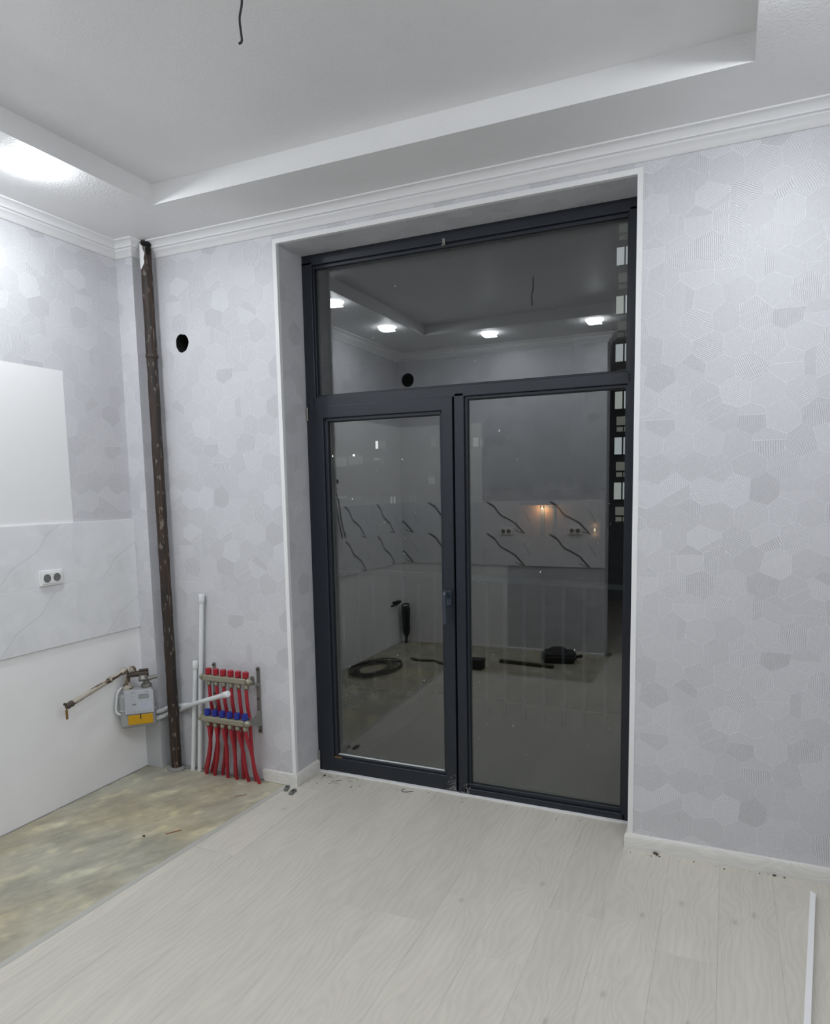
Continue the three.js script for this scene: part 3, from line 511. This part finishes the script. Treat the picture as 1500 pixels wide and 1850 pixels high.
{ // gas meter hanging in the corner
  const t = thing('gas_meter', 'grey gas meter with white printed plate and yellow label in the corner', 'meter', [0.112, 0.285, 0.222], 0.76);
  const hw = 0.09;
  obj('body', [new RoundedBoxGeometry(2 * hw, 0.19, 0.1, 4, 0.022).translate(-0.004, 0.1, -0.02), new RoundedBoxGeometry(0.15, 0.03, 0.085, 3, 0.012).translate(0, 0.2, -0.02), box(-hw - 0.006, hw, 0.1, 0.108, -0.073, 0.032, 0.003)], M.meter, t);
  const plate = canvasTex(512, 448, (g, w, h) => {
    g.fillStyle = '#b4b7bd'; g.fillRect(0, 0, w, h);
    g.strokeStyle = '#8e939b'; g.lineWidth = 4; for (let k = 0; k < 9; k++) { g.beginPath(); g.moveTo(24 + k % 2 * 8, 60 + k * 40); for (let x = 30; x < 190; x += 14) g.lineTo(x, 60 + k * 40 + rr(-7, 7)); g.stroke(); }
    g.fillStyle = '#7d8485'; g.fillRect(250, 70, 180, 90); g.fillStyle = '#8f9796'; g.fillRect(262, 82, 156, 66);
    g.fillStyle = '#b7bccb'; g.fillRect(250, 230, 220, 120); g.strokeStyle = '#9298a6'; g.lineWidth = 3; for (let k = 0; k < 5; k++) { g.beginPath(); g.moveTo(262, 250 + k * 20); g.lineTo(455 - k * 13, 250 + k * 20); g.stroke(); }
    g.fillStyle = '#6f757d'; g.beginPath(); g.ellipse(165, 262, 42, 14, -0.15, 0, 7); g.fill();
    g.strokeStyle = '#7e848c'; g.lineWidth = 5; for (let k = 0; k < 26; k++) { g.beginPath(); g.moveTo(40 + k * 17, h - 20); g.lineTo(40 + k * 17, h - rr(34, 56)); g.stroke(); }
    g.fillStyle = '#7d838b'; g.fillRect(110, 22, 90, 10); g.fillRect(360, 20, 80, 12);
  });
  const pm = std(0xffffff, 0.4, { map: plate }), pg = new RoundedBoxGeometry(0.145, 0.125, 0.006, 2, 0.002);
  obj('plate', pg.translate(0.006, 0.148, 0.034), pm, t, 'white printed plate with grey display');
  const tg = obj('label_tag', new RoundedBoxGeometry(0.124, 0.052, 0.006, 2, 0.0015).translate(0.008, 0.053, 0.034), M.yellow, t, 'yellow label under the plate');
  obj('seal_mark', box(0.006, 0.012, 0.056, 0.084, 0.0365, 0.0385), M.brown, tg);
  for (const x of [-0.05, 0.045]) {
    const u = obj('union', [lathe([[0.012, 0], [0.026, 0], [0.028, 0.006], [0.028, 0.022], [0.022, 0.026], [0.016, 0.03], [0.016, 0.07], [0.0005, 0.07]], [x, 0.208, -0.02], V(0, 1, 0), 10)], x < 0 ? M.grubby : M.steel, t);
    obj('washer', [lathe([[0.0005, 0], [0.026, 0], [0.026, 0.004], [0.0005, 0.004]], [x, 0.2055, -0.02])], M.brown, u);
  }
  obj('valve_body', [rod([-0.05, 0.29, -0.02], [0.06, 0.29, -0.02], 0.017, 0.017, 12), rod([0.03, 0.268, -0.02], [0.03, 0.268, 0.022], 0.014, 0.012, 8), box(0.012, 0.06, 0.306, 0.314, -0.03, -0.006, 0.003)], M.brown, t, 'rust stained valve on top of the meter');
  obj('cap_nut', [lathe([[0.0005, 0.03], [0.019, 0.028], [0.023, 0.012], [0.024, 0], [0.0005, 0]], [0.032, 0.258, 0.01]), rod([0.05, 0.262, -0.005], [0.1, 0.266, -0.02], 0.013, 0.011, 10)], M.steel, t);
  obj('bypass_tube', [tube([[-0.07, 0.225, -0.03], [-0.098, 0.2, -0.02], [-0.108, 0.15, -0.01], [-0.112, 0.105, 0.0], [-0.1, 0.088, 0.012], [-0.07, 0.086, 0.02]], 0.006, 40, 10)], M.ppr, t, 'thin white tube looping down the side of the meter');
}
{ // old gas pipe with a small tap
  const t = thing('gas_pipe', 'rusty gas pipe with flaking cream paint sloping down to a small tap', 'pipe', [0.062, 0.575, 0.285]);
  const a = V(0, 0.022, -0.02), b = V(0.022, -0.052, 0.345);
  const on = (k) => a.clone().lerp(b, k);
  obj('pipe', [rod(a, b, 0.0125, 0.0125, 16), rod(on(0.24), on(0.28), 0.016, 0.016, 8)], M.grubby, t);
  obj('elbow', [ball([0, 0.024, -0.022], 0.022, [1, 0.95, 1.1]), rod([0, 0.024, -0.022], [0.03, 0.03, -0.075], 0.016, 0.017, 10)], M.grubby, t);
  const tp = obj('tap', [rod(on(0.94), on(1.02), 0.0165, 0.0145, 8), ball([b.x, b.y - 0.002, b.z + 0.004], 0.0145), rod(on(1.0), [b.x - 0.004, b.y + 0.012, b.z + 0.022], 0.007)], M.brown, t);
  obj('tap_lever', [box(b.x - 0.003, b.x + 0.003, b.y - 0.066, b.y - 0.018, b.z + 0.008, b.z + 0.02, 0.002), rod([b.x, b.y + 0.002, b.z + 0.014], [b.x, b.y - 0.022, b.z + 0.014], 0.003)], M.brass, tp, 'tan lever of the tap');
}
// double sockets with pencilled marks
function socket(label, [x, y, z], turn) {
  const t = thing('wall_socket', label, 'socket', [x, y, z], turn, 'double wall sockets in the tiled splashback');
  obj('frame', new RoundedBoxGeometry(0.128, 0.074, 0.009, 3, 0.003).translate(0, 0, 0.0045), M.white, t);
  const f = obj('face', [new RoundedBoxGeometry(0.108, 0.054, 0.005, 2, 0.002).translate(0, 0, 0.0105)], M.white, t);
  for (const s of [-0.027, 0.027]) {
    obj('socket_well', [new THREE.TorusGeometry(0.0185, 0.0018, 8, 28).translate(s, 0, 0.0128), new THREE.CylinderGeometry(0.0175, 0.0175, 0.0012, 24).rotateX(Math.PI / 2).translate(s, 0, 0.0128), new THREE.CylinderGeometry(0.0034, 0.0034, 0.0016, 12).rotateX(Math.PI / 2).translate(s - 0.0095, 0, 0.0134), new THREE.CylinderGeometry(0.0034, 0.0034, 0.0016, 12).rotateX(Math.PI / 2).translate(s + 0.0095, 0, 0.0134)], M.clip, f);
  }
  return t;
}
socket('white double socket in the splashback on the left wall', [0.012, 1.147, 0.62], Math.PI / 2);
socket('white double socket mirrored in the right pane, nearer the middle of the door', [1.092, 1.128, FAR - 0.012], Math.PI);
socket('white double socket mirrored in the right pane, nearer the right jamb', [1.735, 1.138, FAR - 0.012], Math.PI);

{ // two laminate spacers on the boards
  const t = thing('floor_clip', 'small grey plastic spacer touching the skirting corner', 'clip', [0.9375, 0, 0.0585], 0.35, 'grey plastic spacers on the laminate');
  obj('body', [prism([[-0.0095, 0], [0.0095, 0], [0.0095, 0.011], [-0.0095, 0.011]], 0.052, 0.0012).translate(0, 0.001, -0.026)], M.clip, t);
  obj('tooth', [box(-0.0075, 0.0075, 0.0125, 0.0145, -0.008, -0.004), box(-0.006, -0.003, 0.0125, 0.0145, -0.004, 0.012), box(0.003, 0.006, 0.0125, 0.0145, -0.004, 0.012)], M.tool, t);
  const c = t.clone(); c.name = numbered('floor_clip'); c.position.set(0.991, 0, 0.084); c.rotation.y = 0.1; c.userData = { ...t.userData, label: 'small grey plastic spacer lying apart, to the right of the other' }; scene.add(c);
}
tag(obj('wire_hook', [tube([[1.51, 0.003, -0.166], [1.5, 0.004, -0.15], [1.51, 0.003, -0.136], [1.528, 0.003, -0.134], [1.55, 0.0025, -0.15], [1.562, 0.002, -0.156]], 0.0016, 30, 6)], M.brown), 'small bent wire hook on the boards before the door', 'wire');
tag(obj('wood_splinter', [prism([[-0.0015, 0], [0.0015, 0], [0.001, 0.0025], [-0.001, 0.0025]], 0.07).rotateY(-0.63).translate(0.737, 0, 0.612).translate(-0.0, 0, 0)], M.straw), 'orange brown splinter near the middle of the vinyl strip', 'splinter', 'brown splinters on the vinyl');
tag(obj('wood_splinter', [prism([[-0.0013, 0], [0.0013, 0], [0.0008, 0.002], [-0.0008, 0.002]], 0.058).rotateY(-0.84).translate(0.783, 0, 0.19)], M.straw), 'orange brown splinter on the vinyl before the red pipes', 'splinter', 'brown splinters on the vinyl');
tag(obj('grit_lump', [new THREE.IcosahedronGeometry(0.006, 1).scale(1.2, 0.7, 1).translate(0.619, 0.0025, 0.722)], M.brown), 'tiny dark lump of grit on the vinyl', 'grit');
tag(obj('plastic_scrap', [tube([[0.635, 0.001, 0.075], [0.655, 0.004, 0.095], [0.668, 0.001, 0.09], [0.66, 0.003, 0.115]], 0.0016, 16, 6)], M.ppr), 'curl of white plastic by the red pipes', 'scrap');
{ // loose threads and crumbs swept into the corner of the door recess, and along the skirting
  const g = [], crumb = (x, z, r) => g.push(new THREE.IcosahedronGeometry(r, 0).scale(1.3, 0.5, 1).translate(x, r * 0.3, z));
  for (let k = 0; k < 9; k++) { const x = rr(1.0, 1.25), z = rr(-0.18, -0.06), a = rr(0, 6.3), l = rr(0.02, 0.07); g.push(tube([[x, 0.0012, z], [x + Math.cos(a) * l * 0.5 + rr(-0.008, 0.008), 0.0018, z + Math.sin(a) * l * 0.5], [x + Math.cos(a) * l, 0.0012, z + Math.sin(a) * l * 0.6]], 0.0006, 8, 4)); }
  for (let k = 0; k < 16; k++) crumb(rr(0.99, 1.3), rr(-0.19, -0.05), rr(0.001, 0.0035));
  for (let k = 0; k < 14; k++) crumb(rr(1.4, 2.6), rr(-0.19, -0.12), rr(0.001, 0.003));
  for (let k = 0; k < 12; k++) crumb(rr(2.65, 3.3), rr(0.016, 0.05), rr(0.001, 0.004));
  crumb(2.755, 0.021, 0.009); crumb(2.762, 0.026, 0.006); crumb(3.2, 0.02, 0.006); crumb(3.235, 0.022, 0.004); crumb(1.03, -0.165, 0.007);
  
  const o = tag(obj('floor_litter', g, M.brown), 'loose threads and crumbs at the foot of the balcony door and skirting', 'litter'); o.userData.kind = 'stuff';
}
{ // offcut of white corner bead lying on the boards
  const t = thing('trim_offcut', 'long white strip of corner bead lying on the laminate at bottom right', 'strip', [3.322, 0, 0.125], -0.1135);
  const s = new THREE.Shape([[-0.009, 0], [0.009, 0.0], [0.009, 0.9], [-0.009, 0.9]].map(([x, z]) => new THREE.Vector2(x, -z))); s.curves.length = 0;
  const q = new THREE.Shape([new THREE.Vector2(-0.009, 0.012), new THREE.Vector2(-0.0085, 0.011), new THREE.Vector2(0.009, -0.006), new THREE.Vector2(0.009, -1.25), new THREE.Vector2(-0.009, -1.25)]);
  obj('flange', new THREE.ExtrudeGeometry(q, { depth: 0.0018, bevelEnabled: false }).rotateX(-Math.PI / 2).translate(0, 0.016, 0), M.white, t);
  obj('flange', prism([[-0.009, 0], [-0.0072, 0], [-0.0072, 0.016], [-0.009, 0.016]], 1.25), M.white, t);
}

// things at the kitchen end, seen as reflections in the glass
{
  const t = thing('cable_coil', 'large coil of dark hose lying on the vinyl, mirrored in the door pane', 'coil', [0.25, 0, 1.753]);
  for (let k = 0; k < 7; k++) {
    const ox = rr(-0.03, 0.03), oz = rr(-0.06, 0.06), q = rr(0.75, 1.05); const pts = []; for (let i = 0; i < 14; i++) { const a = i / 14 * Math.PI * 2, r = 0.2 * q + rr(-0.012, 0.012); pts.push([ox + Math.cos(a) * r * 0.9, 0.008 + (k % 4) * 0.008 + rr(0, 0.006), oz + Math.sin(a) * r * 1.35]); }
    obj('loop', tube(pts, 0.0062, 70, 8, true), M.hose, t);
  }
}
{
  const t = thing('wire_tangle', 'tangle of thin wires on green cloth lying outside behind the door pane', 'wires', [0.5, -0.055, -1.5]);
  const pts = []; for (let i = 0; i < 60; i++) { const a = i * 0.9; pts.push([Math.cos(a) * rr(0.02, 0.11), 0.02 + rr(0, 0.08), Math.sin(a) * rr(0.02, 0.13) + (i > 40 ? -0.12 : 0.05)]); }
  obj('wire', tube(pts, 0.0032, 420, 6), M.cable, t);
  obj('cloth', [ball([-0.06, 0.004, -0.02], 0.14, [0.8, 0.28, 1.2])], M.moss, t);
}
{
  const t = thing('tool_case', 'black tool case with a round lid, mirrored by the right jamb', 'case', [1.66, 0, 2.583], -0.2);
  obj('case_body', [new RoundedBoxGeometry(0.27, 0.09, 0.2, 3, 0.02).translate(0, 0.046, 0), new RoundedBoxGeometry(0.3, 0.025, 0.22, 2, 0.01).translate(0, 0.05, 0)], M.tool, t);
  obj('lid', [lathe([[0.0005, 0.036], [0.05, 0.034], [0.075, 0.024], [0.085, 0.004], [0.085, 0]], [-0.01, 0.09, 0])], M.tool, t);
  obj('grip', [rod([0.15, 0.05, -0.03], [0.2, 0.065, -0.05], 0.014)], M.tool, t);
}
tag(obj('timber_stick', prism([[-0.02, 0], [0.02, 0], [0.02, 0.025], [-0.02, 0.025]], 0.49, 0.001).rotateY(Math.PI / 2 + 0.1).translate(1.185, 0.002, 2.368), M.plank), 'brown length of timber on the vinyl, mirrored in the right pane', 'timber');
{
  const t = thing('dark_block', 'small dark box on the floor, mirrored beside the mullion', 'box', [1.055, 0, 2.093], 0.05);
  obj('box_body', new RoundedBoxGeometry(0.14, 0.075, 0.1, 2, 0.006).translate(0, 0.039, 0), M.crate, t); obj('lid', new RoundedBoxGeometry(0.146, 0.016, 0.106, 2, 0.004).translate(0, 0.079, 0), M.crate, t);
}
tag(obj('hose_scrap', tube([[0.4, 0.01, 2.2], [0.5, 0.012, 2.16], [0.62, 0.011, 2.19], [0.75, 0.012, 2.12], [0.86, 0.011, 2.16], [0.95, 0.01, 2.1]], 0.01, 50, 8), M.hose), 'short dark hose on the vinyl, mirrored left of the handle', 'hose');
{
  const t = thing('drain_pipe', 'dark wrapped waste pipe standing in the mirrored kitchen corner', 'pipe', [0.07, 0, 2.808]);
  obj('pipe', [lathe([[0.012, 0], [0.013, 0.06], [0.034, 0.1], [0.042, 0.16], [0.036, 0.18], [0.044, 0.3], [0.042, 0.365], [0.03, 0.37], [0.0005, 0.365]], [0, 0, 0])], M.tool, t);
  obj('socket_ring', [new THREE.TorusGeometry(0.034, 0.009, 10, 28).rotateX(1.2).translate(0, 0.385, -0.01)], M.cable, t);
}
{
  const t = thing('tap_outlet', 'pair of dark water outlets on the mirrored left wall', 'outlet', [0.003, 0.43, 2.693]);
  obj('pipe_stub', [rod([0, 0, -0.035], [0.05, 0, -0.035], 0.013)], M.tool, t); obj('pipe_stub', [rod([0, 0, 0.045], [0.05, 0, 0.045], 0.013)], M.tool, t);
  obj('mounting_bar', box(0, 0.012, -0.035, -0.02, -0.09, 0.09, 0.003), M.tool, t);
}
{
  const t = thing('hanging_wires', 'bundle of thin dark wires hanging on the mirrored left wall', 'wires', [0.004, 1.7, 1.503]);
  obj('wire', tube([[0, 0.09, -0.03], [0.03, 0.03, -0.01], [0.035, -0.06, 0.02], [0.03, -0.1, 0.05], [0.035, -0.25, 0.055], [0.035, -0.42, 0.09], [0.03, -0.56, 0.15]], 0.005, 60, 6), M.cable, t);
  obj('wire', tube([[0, 0.09, -0.02], [0.035, 0.05, 0.01], [0.04, -0.06, 0.035], [0.035, -0.1, 0.03], [0.04, -0.25, 0.085], [0.04, -0.42, 0.125], [0.035, -0.56, 0.19]], 0.005, 60, 6), M.cable, t);
  obj('knot', [tube([[0.03, -0.05, 0.0], [0.055, -0.09, 0.06], [0.03, -0.12, 0.02], [0.05, -0.1, -0.03], [0.05, -0.15, 0.04], [0.03, -0.17, -0.03], [0.05, -0.13, 0.01]], 0.007, 60, 6)], M.cable, t);
}
{ // grille over the vent hole on the wall facing the door
  const t = thing('vent_outlet', 'round dark vent high on the mirrored wall', 'vent', [0.1, 2.596, FAR], Math.PI);
  obj('collar', [lathe([[0.062, 0], [0.066, 0.004], [0.062, 0.008], [0.054, 0.008], [0.052, 0]], [0, 0, 0.0], V(0, 0, 1), 32)], M.tool, t);
  obj('duct', [new THREE.CylinderGeometry(0.055, 0.055, 0.003, 28).rotateX(Math.PI / 2).translate(0, 0, 0.0016)], M.black, t);
}

// ───────────────────────── outside: balcony, buildings at night ─────────────────────────
struct(obj('balcony_floor', box(-0.6, 4.2, -0.3, -0.055, -1.95, -0.31), M.concrete), 'concrete balcony floor outside the door');
{
  const t = thing('balcony_railing', 'pale metal railing of upright bars outside the glass', 'railing', [0.2, -0.055, -1.845], -0.0);
  t.rotation.y = -0.15;
  const y = 0.944;
  obj('rail', box(-0.6, 3.4, y, y + 0.035, -0.025, 0.025, 0.006), M.railing, t);
  for (let k = 0; k < 28; k++) { const b = obj('bar', barGeo(), M.railing, t); b.position.set(-0.55 + k * 0.141, 0, 0); }
}
function barGeo() { barGeo.g ||= box(-0.011, 0.011, 0.001, 0.946, -0.011, 0.011, 0.002); return barGeo.g; }
const winMat = (c, k) => new THREE.MeshStandardMaterial({ color: 0x111111, roughness: 0.6, emissive: new THREE.Color(...c), emissiveIntensity: k });
const WM = [winMat([0.92, 0.96, 0.9], 0.36), winMat([0.9, 0.96, 1.0], 0.42), winMat([0.88, 0.9, 0.78], 0.13), winMat([0.8, 0.85, 0.8], 0.05), winMat([1, 1, 1], 0.9)];
{ // the block across the yard, its lit stair windows at the right edge of the glass
  const t = thing('apartment_building', 'dark apartment block at night with a column of lit stair windows', 'building', [0, -4.2, -45]);
  obj('wall', box(-4.2, 9, 0, 26, -9, -0.05), M.facade, t);
  const fl = 2.94, y1 = 6.48 + 4.2;
  for (let k = -2; k < 5; k++) {
    const yb = y1 + k * fl + (k > 0 ? 0.06 * k : 0);
    for (const [x0, x1, m] of [[-3.97, -3.5, k % 2 ? WM[1] : WM[0]], [-3.4, -2.9, WM[1]]]) {
      const f = obj('window', [box(x0 - 0.05, x1 + 0.05, yb - 0.05, yb, -0.06, 0.04), box(x0 - 0.05, x1 + 0.05, yb + 1.1, yb + 1.15, -0.06, 0.04), box(x0 - 0.05, x0, yb, yb + 1.1, -0.06, 0.04), box(x1, x1 + 0.05, yb, yb + 1.1, -0.06, 0.04)], M.facade, t);
      obj('window_pane', box(x0, x1, yb, yb + 1.1, -0.05, 0), m, f);
    }
    const w = obj('window', [box(-3.9, -2.9, yb - 1.17, yb - 1.06, -0.06, 0.04), box(-3.9, -3.86, yb - 1.5, yb - 0.46, -0.06, 0.04), box(-3.45, -3.38, yb - 1.48, yb - 1.1, -0.06, 0.04)], M.facade, t);
    obj('window_pane', box(-3.87, -2.95, yb - 1.05, yb - 0.5, -0.05, 0), k > 0 ? WM[3] : WM[2], w); obj('window_pane', box(-3.84, -3.45, yb - 1.46, yb - 1.18, -0.05, 0), k > 0 ? WM[3] : WM[2], w); obj('window_pane', box(-3.38, -2.95, yb - 1.46, yb - 1.18, -0.05, 0), k > 0 ? WM[3] : WM[2], w);
  }
}
{ // the long block beyond, with a few lit windows
  const t = thing('apartment_building', 'distant long apartment block with scattered lit windows seen through the door pane', 'building', [-34, -6, -80.5]);
  obj('wall', box(-30, 20, 0, 24, -8, 0), M.facade, t);
  for (const [x0, x1, y0, y1, m] of [[-39.8, -39.4, 6.9, 7.9, 4], [-39.2, -38.2, 6.9, 7.8, 3], [-46.2, -44.2, 4.7, 6.0, 3], [-43.9, -41.7, 4.9, 6.1, 3], [-40.1, -39.2, 5.4, 5.7, 2], [-39.0, -38.7, 4.9, 5.5, 3], [-31.9, -31.2, 6.9, 7.8, 3], [-32.3, -31.4, 2.1, 3.1, 3], [-37.8, -37.5, -0.3, 0.6, 2], [-37.35, -37.05, -0.3, 0.6, 2], [-43.3, -42.1, 0.2, 0.7, 3], [-46.3, -44.3, 0.4, 0.8, 3], [-35, -34.6, 0.1, 0.6, 3], [-34.4, -34.0, 0.1, 0.6, 3], [-26.2, -25.5, 6.6, 7.7, 2], [-25.3, -24.7, 6.6, 7.5, 3]]) {
    const a = x0 + 34, b = x1 + 34, c = y0 + 6, d = y1 + 6, f = obj('window', [box(a - 0.06, b + 0.06, c - 0.06, c, -0.02, 0.06), box(a - 0.06, b + 0.06, d, d + 0.06, -0.02, 0.06), box(a - 0.06, a, c, d, -0.02, 0.06), box(b, b + 0.06, c, d, -0.02, 0.06)], M.facade, t);
    obj('window_pane', box(a, b, c, d, -0.02, 0.02), WM[m], f);
  }
  for (const [x, y] of [[-46.3, 6.15], [-42.95, 6.15]]) obj('lamp', ball([x + 34, y + 6, 0.3], 0.12), winMat([1, 1, 0.96], 6), t, 'bright white lamp on a balcony');
}
{ // low porch across the yard with a warm lamp, and a wall lamp beside it
  const t = thing('porch_building', 'low brick annex at night with a warm lit porch', 'building', [-4.2, -4.2, -30.5]);
  obj('wall', box(-4, 1.75, 0, 5.6, -1.2, 0), std(0x5b4a3a, 0.9), t);
  obj('canopy', box(-1.85, -0.2, 4.86, 4.98, 0, 0.7), std(0x8a6a4a, 0.8), t); obj('door_frame', [box(-1.1, -0.9, 3.4, 4.8, 0, 0.05), box(-0.5, -0.4, 3.4, 4.8, 0, 0.05), box(-1.1, -0.4, 4.7, 4.8, 0, 0.05)], M.facade, t);
  const g = obj('lamp', ball([-0.95, 4.75, 0.3], 0.05), winMat([1, 0.62, 0.3], 1.5), t); const p = new THREE.PointLight(new THREE.Color(1, 0.62, 0.3), 4, 0, 2); p.position.set(-0.95, 4.7, 0.3); p.castShadow = true; p.shadow.radius = 2; t.add(p);
  obj('wall_lamp', [rod([1.5, 3.6, 0.12], [1.5, 3.74, 0.12], 0.03), box(1.48, 1.52, 3.65, 3.7, 0, 0.12)], winMat([1, 0.8, 0.5], 0.9), t);
  for (const dy of [0.2, -0.2]) { const q = new THREE.PointLight(new THREE.Color(1, 0.75, 0.45), 0.1, 0, 2); q.position.set(1.5, 3.67 + dy, 0.12); q.castShadow = true; t.add(q); }
}
struct(obj('ground', box(-90, 60, -4.6, -4.2, -95, -1.95), M.ground), 'dark yard between the buildings');

renderer.render(scene, camera);
